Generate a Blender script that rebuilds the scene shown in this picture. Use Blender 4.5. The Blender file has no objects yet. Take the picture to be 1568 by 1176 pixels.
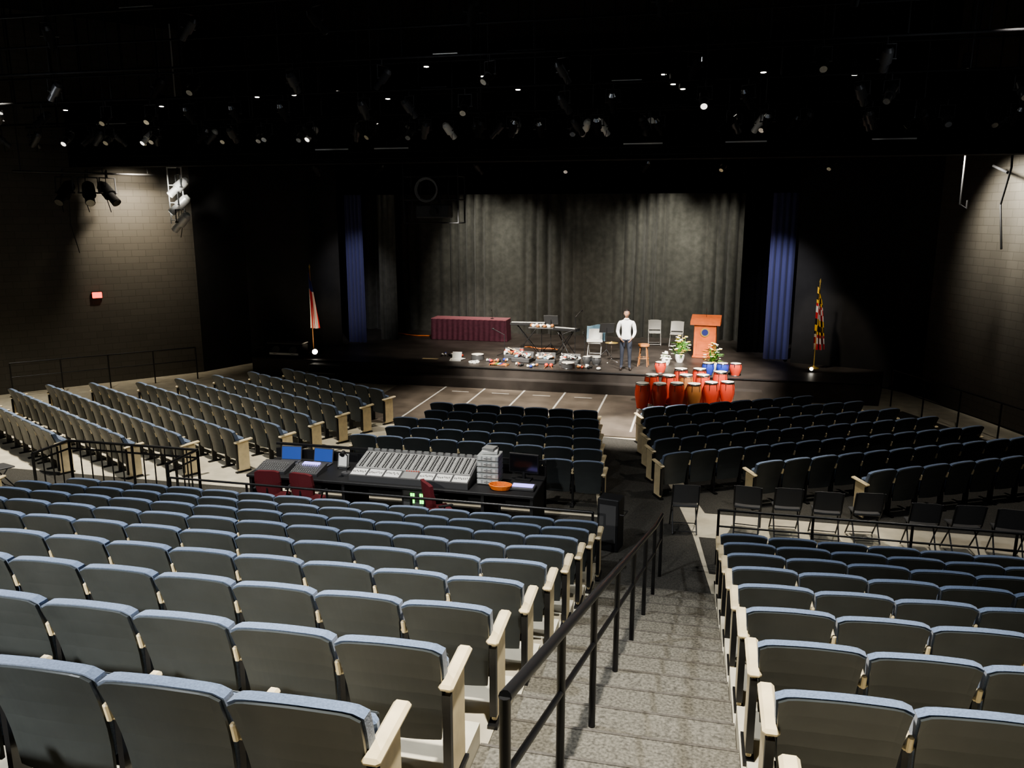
import bpy, math, random
from mathutils import Vector, Matrix, Euler
R=random.Random(7)
CAMZ=5.1
# ---------------- materials
def mat(name,col,rough=.6,metal=0,emit=0,ecol=None,var=0,scale=20,bump=0,spec=.5,sheen=0):
    m=bpy.data.materials.new(name); m.use_nodes=True
    nt=m.node_tree; b=nt.nodes['Principled BSDF']
    c=(col[0],col[1],col[2],1)
    b.inputs['Base Color'].default_value=c
    b.inputs['Roughness'].default_value=rough
    b.inputs['Metallic'].default_value=metal
    b.inputs['Specular IOR Level'].default_value=spec
    if sheen: b.inputs['Sheen Weight'].default_value=sheen
    if emit:
        e=ecol or col
        b.inputs['Emission Color'].default_value=(e[0],e[1],e[2],1)
        b.inputs['Emission Strength'].default_value=emit
    if var or bump:
        tc=nt.nodes.new('ShaderNodeTexCoord'); n=nt.nodes.new('ShaderNodeTexNoise')
        n.inputs['Scale'].default_value=scale; n.inputs['Detail'].default_value=6
        nt.links.new(tc.outputs['Object'],n.inputs['Vector'])
        if var:
            r=nt.nodes.new('ShaderNodeValToRGB')
            r.color_ramp.elements[0].position=.3; r.color_ramp.elements[1].position=.7
            r.color_ramp.elements[0].color=tuple(max(0,x*(1-var)) for x in col)+(1,)
            r.color_ramp.elements[1].color=tuple(min(1,x*(1+var)) for x in col)+(1,)
            nt.links.new(n.outputs['Fac'],r.inputs['Fac']); nt.links.new(r.outputs['Color'],b.inputs['Base Color'])
        if bump:
            bp=nt.nodes.new('ShaderNodeBump'); bp.inputs['Strength'].default_value=bump; bp.inputs['Distance'].default_value=.01
            nt.links.new(n.outputs['Fac'],bp.inputs['Height']); nt.links.new(bp.outputs['Normal'],b.inputs['Normal'])
    return m
def brickmat(name,col,mortar):
    m=mat(name,col,.7); nt=m.node_tree; b=nt.nodes['Principled BSDF']
    tc=nt.nodes.new('ShaderNodeTexCoord'); br=nt.nodes.new('ShaderNodeTexBrick')
    br.inputs['Scale'].default_value=1; br.inputs['Brick Width'].default_value=.4; br.inputs['Row Height'].default_value=.2
    br.inputs['Mortar Size'].default_value=.008
    br.inputs['Color1'].default_value=col+(1,); br.inputs['Color2'].default_value=tuple(c*.88 for c in col)+(1,)
    br.inputs['Mortar'].default_value=mortar+(1,)
    nt.links.new(tc.outputs['UV'],br.inputs['Vector'])
    nt.links.new(br.outputs['Color'],b.inputs['Base Color'])
    bp=nt.nodes.new('ShaderNodeBump'); bp.inputs['Strength'].default_value=.4; bp.inputs['Distance'].default_value=.01; bp.invert=True
    nt.links.new(br.outputs['Fac'],bp.inputs['Height']); nt.links.new(bp.outputs['Normal'],b.inputs['Normal'])
    return m
M={}
M['shell']=mat('seat_shell',(.046,.052,.053),.36,var=.1,scale=6)
M['blue']=mat('seat_fabric',(.14,.19,.29),.9,var=.25,scale=90,bump=.2,sheen=.3)
M['arm']=mat('arm_wood',(.78,.65,.41),.45,var=.12,scale=8)
M['steel']=mat('black_steel',(.012,.012,.013),.35)
M['rigblk']=mat('rig_black',(.010,.010,.011),.7,spec=.2)
M['matblack']=mat('matte_black',(.008,.008,.009),.9)
M['black']=mat('black_paint',(.015,.015,.016),.6)
M['concrete']=mat('tier_concrete',(.58,.53,.41),.8,var=.15,scale=3,bump=.1)
M['carpet']=mat('aisle_carpet',(.15,.14,.115),.98,var=.5,scale=45,bump=.5)
M['carpetn']=mat('stair_nosing',(.11,.10,.085),.9,var=.3,scale=45)
M['carpetd']=mat('dark_carpet',(.055,.052,.044),.98,var=.5,scale=60,bump=.5)
M['stage']=mat('stage_floor',(.048,.041,.036),.5,var=.3,scale=2)
M['pit']=mat('pit_floor',(.15,.125,.10),.45,var=.3,scale=2)
M['tape']=mat('white_tape',(.65,.63,.57),.6)
M['brick']=brickmat('brick_wall',(.078,.071,.058),(.052,.046,.037))
M['wallblk']=mat('black_wall',(.016,.015,.015),.85,var=.2,scale=3)
M['ceil']=mat('black_ceiling',(.004,.004,.0045),.95)
M['curt']=mat('grey_curtain',(.08,.079,.068),.95,var=.25,scale=5,sheen=.15)
M['curtblk']=mat('black_curtain',(.004,.004,.005),.98,spec=.1)
M['curtblue']=mat('blue_velvet',(.055,.06,.17),.85,sheen=.3)
M['metal']=mat('fixture_metal',(.05,.05,.052),.4,.4)
M['chrome']=mat('chrome',(.6,.6,.6),.2,1)
M['alu']=mat('aluminium',(.75,.75,.72),.4,.3)
M['lens']=mat('lamp_lens',(1,.95,.85),.2,emit=14,ecol=(1,.93,.8))
M['glint']=mat('painted_glint',(1,.95,.85),.2,emit=2.0,ecol=(1,.95,.85))  # emission painted in as small glints on fixture lenses
M['white']=mat('white_plastic',(.8,.8,.76),.5)
M['grey']=mat('grey_plastic',(.3,.3,.29),.5)
M['dgrey']=mat('dark_grey',(.08,.08,.082),.5)
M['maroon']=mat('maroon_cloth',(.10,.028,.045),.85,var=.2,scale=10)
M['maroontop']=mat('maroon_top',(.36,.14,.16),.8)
M['podium']=mat('podium_wood',(.60,.15,.05),.35,var=.15,scale=5)
M['gold']=mat('gold',(.7,.5,.15),.35,.6)
M['red']=mat('red_lacquer',(.62,.08,.045),.3)
M['bluelac']=mat('blue_lacquer',(.04,.07,.42),.3)
M['skinhead']=mat('drum_head',(.85,.8,.7),.6)
M['orange']=mat('orange_cable',(.95,.25,.04),.5)
M['green']=mat('leaf_green',(.12,.30,.06),.6)
M['petalw']=mat('petal_white',(.85,.85,.75),.7)
M['petaly']=mat('petal_yellow',(.9,.65,.1),.7)
M['petalo']=mat('petal_orange',(.9,.3,.08),.7)
M['screen']=mat('blue_screen',(.02,.05,.2),.3,emit=.5,ecol=(.06,.13,.45))
M['screenp']=mat('purple_screen',(.3,.25,.7),.3,emit=2.0,ecol=(.4,.35,1))
M['screend']=mat('dark_screen',(.01,.01,.012),.15)
M['led']=mat('green_led',(.2,1,.2),.4,emit=4,ecol=(.15,1,.1))
M['exit']=mat('exit_red',(1,.08,.04),.4,emit=4,ecol=(1,.06,.03))
M['redfab']=mat('red_upholstery',(.12,.013,.018),.8)
M['lips']=mat('lips',(.4,.13,.11),.5)
M['clear']=mat('frosted_drawer',(.45,.47,.46),.25)
M['skin']=mat('skin',(.5,.3,.2),.55)
M['shirt']=mat('white_shirt',(.78,.78,.78),.8,var=.05,scale=15,bump=.2)
M['trous']=mat('dark_jeans',(.025,.03,.045),.85)
M['shoe']=mat('shoes',(.03,.022,.018),.5)
M['hair']=mat('dark_hair',(.015,.01,.008),.7)
M['fred']=mat('flag_red',(.5,.03,.035),.8)
M['fwhite']=mat('flag_white',(.7,.68,.65),.8)
M['fblue']=mat('flag_blue',(.02,.03,.16),.8)
M['fyel']=mat('flag_yellow',(.9,.55,.04),.8)
M['fblk']=mat('flag_black',(.01,.01,.01),.8)
M['cloth']=mat('light_blue_cloth',(.35,.58,.75),.8)
M['wood']=mat('drum_wood',(.40,.17,.06),.45)
# ---------------- mesh builder
class MB:
    def __init__(s): s.v=[];s.f=[];s.m=[];s.s=[];s.mats=[]
    def mi(s,m):
        m=M[m]
        if m not in s.mats: s.mats.append(m)
        return s.mats.index(m)
    def add(s,vs,fs,m,smooth=False):
        o=len(s.v); k=s.mi(m)
        s.v+= [tuple(v) for v in vs]
        for f in fs: s.f.append([i+o for i in f]); s.m.append(k); s.s.append(smooth)
    def box(s,c,d,m,rot=None,bev=0,taper=1):
        hx,hy,hz=d[0]/2,d[1]/2,d[2]/2
        c=Vector(c); Rm=rot.to_matrix() if rot else Matrix.Identity(3)
        if bev<=0:
            vs=[(x*(taper if z>0 else 1),y*(taper if z>0 else 1),z) for z in(-hz,hz) for y in(-hy,hy) for x in(-hx,hx)]
            fs=[(0,2,3,1),(4,5,7,6),(0,1,5,4),(2,6,7,3),(0,4,6,2),(1,3,7,5)]
        else:
            b=min(bev,hx*.99,hy*.99,hz*.99); vs=[];idx={}
            for sx in(-1,1):
                for sy in(-1,1):
                    for sz in(-1,1):
                        for ax in range(3):
                            p=[sx*(hx-b),sy*(hy-b),sz*(hz-b)]
                            p[ax]=(sx*hx,sy*hy,sz*hz)[ax]
                            idx[(sx,sy,sz,ax)]=len(vs); vs.append(tuple(p))
            fs=[]
            for ax in range(3):
                o=[a for a in range(3) if a!=ax]
                for sg in(-1,1):
                    q=[]
                    for a,bb in((-1,-1),(1,-1),(1,1),(-1,1)):
                        k=[0,0,0];k[ax]=sg;k[o[0]]=a;k[o[1]]=bb
                        q.append(idx[(k[0],k[1],k[2],ax)])
                    fs.append(q)
                for a in(-1,1):
                    for bb in(-1,1):
                        k1=[0,0,0];k1[ax]=-1;k1[o[0]]=a;k1[o[1]]=bb
                        k2=list(k1);k2[ax]=1
                        fs.append([idx[tuple(k1)+(o[0],)],idx[tuple(k2)+(o[0],)],idx[tuple(k2)+(o[1],)],idx[tuple(k1)+(o[1],)]])
            for sx in(-1,1):
                for sy in(-1,1):
                    for sz in(-1,1): fs.append([idx[(sx,sy,sz,a)] for a in range(3)])
        s.add([c+Rm@Vector(v) for v in vs],fs,m)
    def cyl(s,p0,p1,r,m,r1=None,n=10,caps=True):
        p0=Vector(p0);p1=Vector(p1); r1=r if r1 is None else r1
        d=(p1-p0).normalized(); a=Vector((0,0,1)) if abs(d.z)<.9 else Vector((1,0,0))
        u=d.cross(a).normalized(); w=d.cross(u)
        vs=[];fs=[]
        for i in range(n):
            t=2*math.pi*i/n; e=u*math.cos(t)+w*math.sin(t)
            vs+= [p0+e*r,p1+e*r1]
        for i in range(n):
            j=(i+1)%n; fs.append([2*i,2*j,2*j+1,2*i+1])
        s.add(vs,fs,m,True)
        if caps:
            s.add([vs[2*i] for i in range(n)],[list(range(n))],m)
            s.add([vs[2*i+1] for i in range(n)],[list(range(n))],m)
    def tube(s,pts,r,m,n=8):
        for a,b in zip(pts[:-1],pts[1:]): s.cyl(a,b,r,m,n=n)
        for p in pts[1:-1]: s.ell(p,(r,r,r),m,6,4)
    def ell(s,c,rad,m,nu=12,nv=8,rot=None):
        c=Vector(c); Rm=rot.to_matrix() if rot else Matrix.Identity(3)
        vs=[];fs=[]
        for j in range(nv+1):
            ph=math.pi*j/nv
            for i in range(nu):
                t=2*math.pi*i/nu
                vs.append(c+Rm@Vector((rad[0]*math.sin(ph)*math.cos(t),rad[1]*math.sin(ph)*math.sin(t),rad[2]*math.cos(ph))))
        for j in range(nv):
            for i in range(nu):
                k=(i+1)%nu
                fs.append([j*nu+i,(j+1)*nu+i,(j+1)*nu+k,j*nu+k])
        s.add(vs,fs,m,True)
    def lathe(s,prof,c,m,n=18,rot=None):
        c=Vector(c); Rm=rot.to_matrix() if rot else Matrix.Identity(3); vs=[];fs=[]
        for r,z in prof:
            for i in range(n):
                t=2*math.pi*i/n; vs.append(c+Rm@Vector((r*math.cos(t),r*math.sin(t),z)))
        for j in range(len(prof)-1):
            for i in range(n):
                k=(i+1)%n; fs.append([j*n+i,j*n+k,(j+1)*n+k,(j+1)*n+i])
        s.add(vs,fs,m,True)
    def grid(s,fn,nu,nv,m,smooth=True,mf=None):
        vs=[fn(i/nu,j/nv) for j in range(nv+1) for i in range(nu+1)]
        if mf is None:
            s.add(vs,[[j*(nu+1)+i,j*(nu+1)+i+1,(j+1)*(nu+1)+i+1,(j+1)*(nu+1)+i] for j in range(nv) for i in range(nu)],m,smooth)
        else:
            o=len(s.v); s.v+=[tuple(v) for v in vs]
            for j in range(nv):
                for i in range(nu):
                    s.f.append([o+j*(nu+1)+i,o+j*(nu+1)+i+1,o+(j+1)*(nu+1)+i+1,o+(j+1)*(nu+1)+i]); s.m.append(s.mi(mf(i,j))); s.s.append(smooth)
    def slab(s,fn,th,nu,nv,m):
        A=[Vector(fn(i/nu,j/nv)) for j in range(nv+1) for i in range(nu+1)]
        B=[A[j*(nu+1)+i]+Vector((0,th,0)) for j in range(nv+1) for i in range(nu+1)]
        n=len(A); fs=[]; w=nu+1
        for j in range(nv):
            for i in range(nu):
                q=[j*w+i,j*w+i+1,(j+1)*w+i+1,(j+1)*w+i]; fs.append(q); fs.append([n+x for x in q[::-1]])
        for i in range(nu):
            fs.append([i+1,i,n+i,n+i+1]); k=nv*w; fs.append([k+i,k+i+1,n+k+i+1,n+k+i])
        for j in range(nv):
            fs.append([j*w,(j+1)*w,n+(j+1)*w,n+j*w]); k=nu; fs.append([(j+1)*w+k,j*w+k,n+j*w+k,n+(j+1)*w+k])
        s.add(A+B,fs,m,False)
    def prism(s,poly,x0,x1,m,axis='x'):
        n=len(poly)
        if axis=='x': vs=[(x0,a,b) for a,b in poly]+[(x1,a,b) for a,b in poly]
        else: vs=[(a,b,x0) for a,b in poly]+[(a,b,x1) for a,b in poly]
        fs=[list(range(n)),list(range(n,2*n))]+[[i,(i+1)%n,n+(i+1)%n,n+i] for i in range(n)]
        s.add(vs,fs,m)
    def mesh(s,name):
        me=bpy.data.meshes.new(name); me.from_pydata(s.v,[],s.f)
        for m in s.mats: me.materials.append(m)
        me.polygons.foreach_set('material_index',s.m); me.polygons.foreach_set('use_smooth',s.s); me.update()
        import bmesh
        bm=bmesh.new(); bm.from_mesh(me); bmesh.ops.recalc_face_normals(bm,faces=bm.faces); bm.to_mesh(me); bm.free()
        return me
    def obj(s,name,loc=(0,0,0),rz=0,parent=None):
        return inst(s.mesh(name),name,loc,rz,parent)
def inst(me,name,loc=(0,0,0),rz=0,parent=None,rot=None):
    o=bpy.data.objects.new(name,me); bpy.context.scene.collection.objects.link(o)
    o.location=loc; o.rotation_euler=rot if rot else (0,0,rz)
    if parent: o.parent=parent
    return o
def empty(name,loc=(0,0,0),rz=0):
    o=bpy.data.objects.new(name,None); bpy.context.scene.collection.objects.link(o); o.location=loc; o.rotation_euler=(0,0,rz); o.empty_display_size=.2
    return o
E=lambda x,y,z: Euler((math.radians(x),math.radians(y),math.radians(z)))
# ---------------- seats
def seat_mesh(SP):
    b=MB(); W=SP/2
    def contour(s): return .865+.012*math.cos(s*2.4)-.028*abs(s)**9+.008*s
    def shell(u,v):
        s=2*u-1; hw=W-.055+.038*v
        ztop=contour(s)
        z=.26+(ztop-.26)*v
        y=-.02-.125*v+.03*(s*s)+.03*math.sin(v*3.1)
        return (s*hw,y,z)
    b.slab(shell,.018,14,6,'shell')
    def cush(u,v):
        s=2*u-1; hw=W-.048+.042*v
        ztop=contour(s)+.007
        z=.38+(ztop-.38)*v
        y=-.005-.122*v+.03*(s*s)+.03*math.sin(v*3.1)
        return (s*hw,y,z)
    b.slab(cush,.065,14,5,'blue')
    b.box((0,.165,.50),(SP-.10,.085,.40),'blue',E(8,0,0),.03)
    b.box((0,.215,.50),(SP-.13,.02,.36),'shell',E(8,0,0),.008)
    b.box((0,.08,.33),(SP-.09,.06,.05),'steel')
    return b.mesh('seat')
def arm_mesh():
    b=MB()
    b.box((0,.05,.30),(.03,.10,.60),'steel')
    b.box((0,.05,.012),(.06,.28,.024),'steel')
    b.box((0,.13,.63),(.060,.34,.034),'arm',E(4,0,0),.014)
    b.box((0,-.045,.655),(.028,.03,.10),'arm',E(12,0,0),.008)
    return b.mesh('armrest')
def end_mesh():
    b=MB()
    b.box((0,.10,.32),(.035,.26,.58),'arm',None,.008)
    b.box((0,.12,.64),(.085,.40,.040),'arm',E(4,0,0),.016)
    b.box((0,.08,.012),(.07,.32,.024),'steel')
    b.box((.0,-.04,.33),(.045,.04,.50),'steel')
    return b.mesh('end_panel')
SEATM={.55:seat_mesh(.55),.62:seat_mesh(.62)};ARM=arm_mesh();END=end_mesh()
def row(x,y,z,n,rz=0,left=True,right=True,sp=.55):
    e=empty('theater_seat_row',(x,y,z),rz)
    for i in range(n):
        inst(SEATM[sp],'seat_%d'%(i+1),((i-(n-1)/2)*sp,0,0),0,e,)
    for i in range(n+1):
        px=(i-n/2)*sp
        if (i==0 and left) or (i==n and right): inst(END,'end_panel_%d'%i,(px,0,0),0,e)
        else: inst(ARM,'armrest_%d'%i,(px,0,0),0,e)
    return e
PITCH=.985;DROP=.285;Y0=2.72;Z0=2.30
for k in range(-2,9):
    y=Y0+PITCH*k; z=max(0.002,Z0-DROP*k+.001)
    row(-1.20-14*.62/2,y,z,14,sp=.62)
    row(.445+13*.62/2,y,z,13,sp=.62)
    if k>3: row(-11.5-6*.62,y,z,12,sp=.62)
for k in range(6):
    y=13.42+.73*k
    n=[9,9,8,8,7,7][k]
    xr=-1.45-.11*k
    if k==0: row(xr-.55,y,.008,2); continue
    row(xr-n*.55/2,y,.008,n)
ang=math.radians(29); ca,sa=math.cos(ang),math.sin(ang)
def lrow(xe,ye,n): row(xe-ca*n*.55/2,ye+sa*n*.55/2,.002,n,-ang)
def rrow(xe,ye,n): row(xe+ca*n*.55/2,ye+sa*n*.55/2,.008,n,ang)
for i,(xe,ye,n) in enumerate([(-7.35,18.0,8),(-7.55,17.1,9),(-7.75,16.2,10),(-7.95,15.3,11),(-8.15,14.4,12),(-8.8,13.8,13),(-9.7,13.35,13),(-10.7,13.0,12),(-12.2,12.9,10)]):
    lrow(xe,ye,n)
for i,(xe,ye,n) in enumerate([(-1.1,17.6,8),(-1.0,16.75,10),(-.85,15.9,11),(-.7,15.05,12),(-.5,14.15,13),(1.1,14.0,12),(2.9,13.9,10)]):
    rrow(xe,ye,n)
# ---------------- floors
b=MB()
b.box((-5.2,14,-.1),(34,36,.2),'concrete'); b.obj('floor')
for x0,x1 in ((-20.4,-1.19),(.40,10.1)):
    for k in range(-4,8):
        z=Z0-DROP*k; y=Y0+PITCH*k
        ya=y-.42 if k>-4 else -3.4
        b=MB(); b.box(((x0+x1)/2,(ya+y-.42+PITCH)/2,z/2),(x1-x0,y-.42+PITCH-ya,z),'concrete')
        b.obj('seating_tier')
b=MB()
for k in range(-4,8):
    z=Z0-DROP*k; y=Y0+PITCH*k-.42
    ya=y if k>-4 else -3.4
    b.box((-.395,(ya+y+PITCH/2)/2,z/2),(1.58,y+PITCH/2-ya,z),'carpet')
    b.box((-.395,y+PITCH*.75,(z-DROP/2)/2),(1.58,PITCH/2,z-DROP/2),'carpet')
    for q,zz in((y+PITCH/2,z),(y+PITCH,z-DROP/2)):
        b.box((-.395,q-.012,zz+.001),(1.58,.025,.006),'carpetn')
b.obj('aisle_stairs')
b=MB()
b.add([(-1.2,10.15,.006),(.42,10.15,.006),(.1,12.6,.006),(-.95,17.9,.006),(-2.2,18.1,.006),(-1.4,12.9,.006)],[[0,1,2,3,4,5]],'carpetd')
b.obj('carpet_aisle')
b=MB()
b.add([(-20,11.15,.004),(-1.2,11.15,.004),(-1.2,13.0,.004),(-20,13.0,.004)],[[0,1,2,3]],'carpetd')
b.add([(.35,11.15,.004),(9.6,11.15,.004),(9.6,12.5,.004),(.2,12.5,.004)],[[0,1,2,3]],'carpetd')
b.add([(-7.2,13.1,.005),(-1.5,13.1,.005),(-2.3,18.2,.005),(-6.2,18.2,.005)],[[0,1,2,3]],'carpetd')
b.add([(.3,13.6,.005),(9.3,13.6,.005),(7.5,18,.005),(5.4,22.3,.005),(1.8,20.4,.005),(-.9,18.3,.005)],[[0,1,2,3,4,5]],'carpetd')
b.obj('carpet_cross_aisle')
b=MB()
b.box((-4.4,20.45,.01),(8.6,4.7,.03),'pit')
for x in (-7.2,-6.0,-4.8,-3.6,-2.4,-1.4): b.box((x,20.5,.027),(.05,3.9,.004),'tape')
for x in (-6.6,-5.4,-4.2,-3.0): b.box((x,21.9,.027),(.5,.05,.004),'tape')
for x in (-6.6,-5.4,-4.2,-3.0): b.box((x,20.2,.027),(.5,.05,.004),'tape')
b.obj('floor_pit')
b=MB()
b.prism([(-13.8,22.8),(4.9,22.8),(5.4,24.9),(2.7,25.7),(2.7,26.2),(5.1,26.4),(5.1,30.5),(-14.6,30.5),(-14.6,26.4),(-11.9,26.1),(-11.9,25.7),(-14.7,24.7)],0,.6,'stage','z')
b.box((-4.4,22.62,.15),(12.5,.36,.3),'stage')
b.box((-4.45,22.785,.585),(18.6,.03,.03),'black')
b.obj('stage_platform')
# ---------------- walls
def wall(name,p,q,z0,z1,m):
    me=bpy.data.meshes.new(name)
    p=Vector(p);q=Vector(q); d=(q-p); L=d.length; n=Vector((-d.y,d.x)).normalized()*.15
    vs=[(p.x,p.y,z0),(q.x,q.y,z0),(q.x,q.y,z1),(p.x,p.y,z1),(p.x+n.x,p.y+n.y,z0),(q.x+n.x,q.y+n.y,z0),(q.x+n.x,q.y+n.y,z1),(p.x+n.x,p.y+n.y,z1)]
    me.from_pydata(vs,[],[[0,1,2,3],[5,4,7,6],[4,0,3,7],[1,5,6,2],[3,2,6,7],[4,5,1,0]])
    me.materials.append(M[m]); uv=me.uv_layers.new()
    co=[(0,z0),(L,z0),(L,z1),(0,z1)]
    for fi,f in enumerate(me.polygons):
        for li,lo in enumerate(f.loop_indices): uv.data[lo].uv=co[li]
    me.update(); return inst(me,name)
H=10.5
wall('wall_left_front',(-19.2,18.8),(-15.7,23.0),0,H,'brick')
wall('wall_left',(-20.6,-3.5),(-20.6,17.0),0,H,'brick')
wall('wall_left_mid',(-20.6,17.0),(-19.2,18.8),0,H,'brick')
wall('wall_left_return',(-15.7,23.0),(-15.0,24.8),0,H,'wallblk')
wall('wall_proscenium_left',(-15.0,24.8),(-12.1,25.9),0,H,'wallblk')
wall('wall_proscenium_right',(2.9,25.9),(5.6,25.2),0,H,'wallblk')
wall('wall_right_return',(5.6,25.2),(6.3,24.3),0,H,'wallblk')
wall('wall_right_front',(6.3,24.3),(8.9,16.5),0,H,'brick')
wall('wall_right_mid',(8.9,16.5),(10.2,14.5),0,H,'brick')
wall('wall_right',(10.2,14.5),(10.2,-3.5),0,H,'brick')
wall('wall_back',(10.2,-3.5),(-20.6,-3.5),0,H,'brick')
wall('wall_stage_back',(-15,30.6),(6,30.6),0,H,'wallblk')
wall('wall_stage_left',(-14.8,25.1),(-14.8,30.6),0,H,'wallblk')
wall('wall_stage_right',(5.3,30.6),(5.3,25.5),0,H,'wallblk')
b=MB(); b.box((-5.2,13.6,H+.1),(34,35,.2),'ceil'); b.obj('ceiling')
b=MB(); b.box((-5.2,20,7.2),(24,.5,1.7),'ceil'); b.cyl((-17,19.6,6.62),(6.8,19.6,6.62),.03,'rigblk'); b.cyl((-17,19.6,6.45),(6.8,19.6,6.45),.02,'rigblk')
for i in range(12): b.cyl((-16.5+2*i,19.6,6.45),(-16.5+2*i,19.6,7.5),.02,'rigblk',n=6); b.cyl((-16.5+2*i,19.6,7.2),(-16.5+2*i,19.76,7.2),.02,'metal',n=6)
for x in (-9.2,-7.6,-1.4,.9,4.0): b.box((x,19.56,6.68),(.9,.03,.03),'alu')  # pale strips stand in for highlights along the dark rail
b.obj('ceiling_beam')
# ---------------- curtains
def curtain(name,x0,x1,y,z0,z1,m,amp=.07,wl=.26,seed=0,nv=10):
    rr=random.Random(seed); L=abs(x1-x0); nu=int(L/wl*10)
    ph=[rr.uniform(0,6.28) for _ in range(8)]
    b=MB()
    def fn(u,v):
        x=x0+(x1-x0)*u; s=u*L
        t=2*math.pi*s/wl+1.6*math.sin(s*1.1+ph[0])+1.1*math.sin(s*2.7+ph[1])
        a=amp*(.55+.45*math.sin(s*1.9+ph[2]))*(1.1-.35*v)
        yy=y+a*math.sin(t)+.06*math.sin(s*3.1+ph[3]+v*1.5)
        return (x+.25*a*math.cos(t),yy,z0+(z1-z0)*v)
    b.grid(fn,nu,nv,m); return b.obj(name)
curtain('stage_backdrop_curtain',-13.6,4.6,29.8,.6,9,'curt',.16,.40,1)
curtain('blue_side_curtain',-12.05,-11.4,26.35,.6,9,'curtblue',.06,.16,2)
curtain('blue_side_curtain',2.1,2.85,26.2,.6,9,'curtblue',.06,.18,3)
curtain('black_leg_curtain',-11.2,-10.5,27.2,.6,9,'curt',.06,.2,4)
curtain('black_leg_curtain',1.35,2.4,27.3,.6,9,'curtblk',.06,.2,5)
curtain('valance_curtain',-12.0,2.8,25.8,5.7,9.5,'curtblk',.04,.3,6,4)
# ---------------- railings
def zst(y): return Z0-DROP*(y-Y0)/PITCH
b=MB()
xr=lambda y:-.66+.04*(y-3.05)
ys=[2.78,3.9,5.0,6.2,7.4,8.6,9.8,10.9]
top=[(xr(y),y,max(zst(y),0)+.94) for y in ys]
b.tube(top,.028,'steel',10)
b.tube([(x,y,z-.36) for x,y,z in top],.018,'steel',8)
for x,y,z in top: b.cyl((x,y,z),(x,y,max(0,zst(y)-.2)),.024,'steel')
b.obj('aisle_handrail')
def rail(name,pts,h=.9,mid=(.45,),posts=True,r=.02,base=0.007,balu=0):
    b=MB()
    P=[Vector((p[0],p[1],base)) for p in pts]
    b.tube([p+Vector((0,0,h)) for p in P],r,'steel')
    for m in mid: b.tube([p+Vector((0,0,m)) for p in P],r*.75,'steel')
    for a,c in zip(P[:-1],P[1:]):
        L=(c-a).length; n=max(1,round(L/1.4))
        for i in range(n+1):
            q=a.lerp(c,i/n); b.cyl(q,q+Vector((0,0,h)),r,'steel')
        if balu:
            n=max(1,round(L/balu))
            for i in range(n+1):
                q=a.lerp(c,i/n); b.cyl(q,q+Vector((0,0,h)),r*.5,'steel',n=6)
    return b.obj(name)
rail('guard_railing',[(-11.3,11.35),(-11.3,12.2),(-8.6,12.2),(-8.6,11.35)],.95,(.12,.8),balu=.22,r=.026)
rail('barrier_railing',[(-8.4,11.12),(-1.35,11.12)],.8,(.4,))
rail('barrier_railing',[(.45,11.5),(9.6,11.5)],.85,(.35,.6))
rail('side_handrail',[(-18.6,18.3),(-15.2,21.9)],1.0,(.6,))
rail('side_handrail',[(5.2,22.8),(7.6,16.8)],1.0,(.5,))
b=MB()
for k in range(4):
    pts=[(.15*math.cos(i*.42)*(1+.08*k),.10*math.sin(i*.42)*(1+.08*k),.012+.02*k) for i in range(16)]
    b.tube(pts,.012,'orange',6)
b.obj('orange_cable_coil',(-2.95,11.95,.757))
# ---------------- folding chair
def folding_mesh(leg,pad):
    b=MB()
    for x in(-.21,.21):
        b.tube([(x,.22,.012),(x,-.12,.5),(x,-.22,.84)],.012,leg)
        b.tube([(x*.9,-.24,.012),(x*.9,.1,.44)],.012,leg)
    b.box((0,.04,.45),(.40,.40,.03),pad,E(-3,0,0),.01)
    b.slab(lambda u,v:((u-.5)*.44,-.155-.08*v+.03*(2*u-1)**2,.52+.33*v-.03*abs(2*u-1)**6*v),.016,10,3,pad)
    b.cyl((-.21,.2,.04),(.21,.2,.04),.008,leg); b.cyl((-.19,-.2,.05),(.19,-.2,.05),.008,leg)
    return b.mesh('folding_chair')
FC=folding_mesh('metal','dgrey'); FCM=folding_mesh('alu','alu')
for x,y,r in [(-.05,12.75,.1),(.95,12.9,-.1),(1.55,12.95,.05),(2.15,12.9,0),(2.75,13.0,.1),(3.5,12.7,0),(4.1,12.75,.1),(4.7,12.7,-.1),(5.4,12.8,0),(6.0,12.7,.1),(6.7,12.8,0),(-12.6,11.8,-.3),(-13.3,11.8,-.3),(-14.0,11.9,-.2),(-14.8,11.9,0)]:
    inst(FC,'folding_chair',(x,y,.007),r)
# ---------------- sound desk
b=MB()
b.box((-4.85,12.25,.73),(5.0,1.1,.05),'black',None,.01)
for x in(-7.3,-5.6,-3.2,-2.4): b.box((x,12.25,.355),(.05,1.0,.69),'black')
b.box((-4.85,12.76,.55),(5.0,.04,.75),'black')
b.box((-4.85,12.78,1.0),(5.0,.05,.04),'black')
b.obj('sound_desk')
b=MB()
b.prism([(0,0),(.9,0),(.9,.30),(.82,.30),(0,.10)],0,2.05,'dgrey')
def onc(u,v): return Vector((u*2.05,.02+v*.78,.105+v*.19))
b.box(onc(.5,.62)+Vector((0,0,.001)),(1.99,.55,.006),'grey',E(13.7,0,0))
for i in range(44):
    for j in range(11):
        p=onc((i+.7)/45,.34+.055*j)
        b.box(p+Vector((0,0,.010)),(.017,.017,.02),'white' if (i*7+j*3)%3==0 else 'black',E(13.7,0,0))
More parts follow.
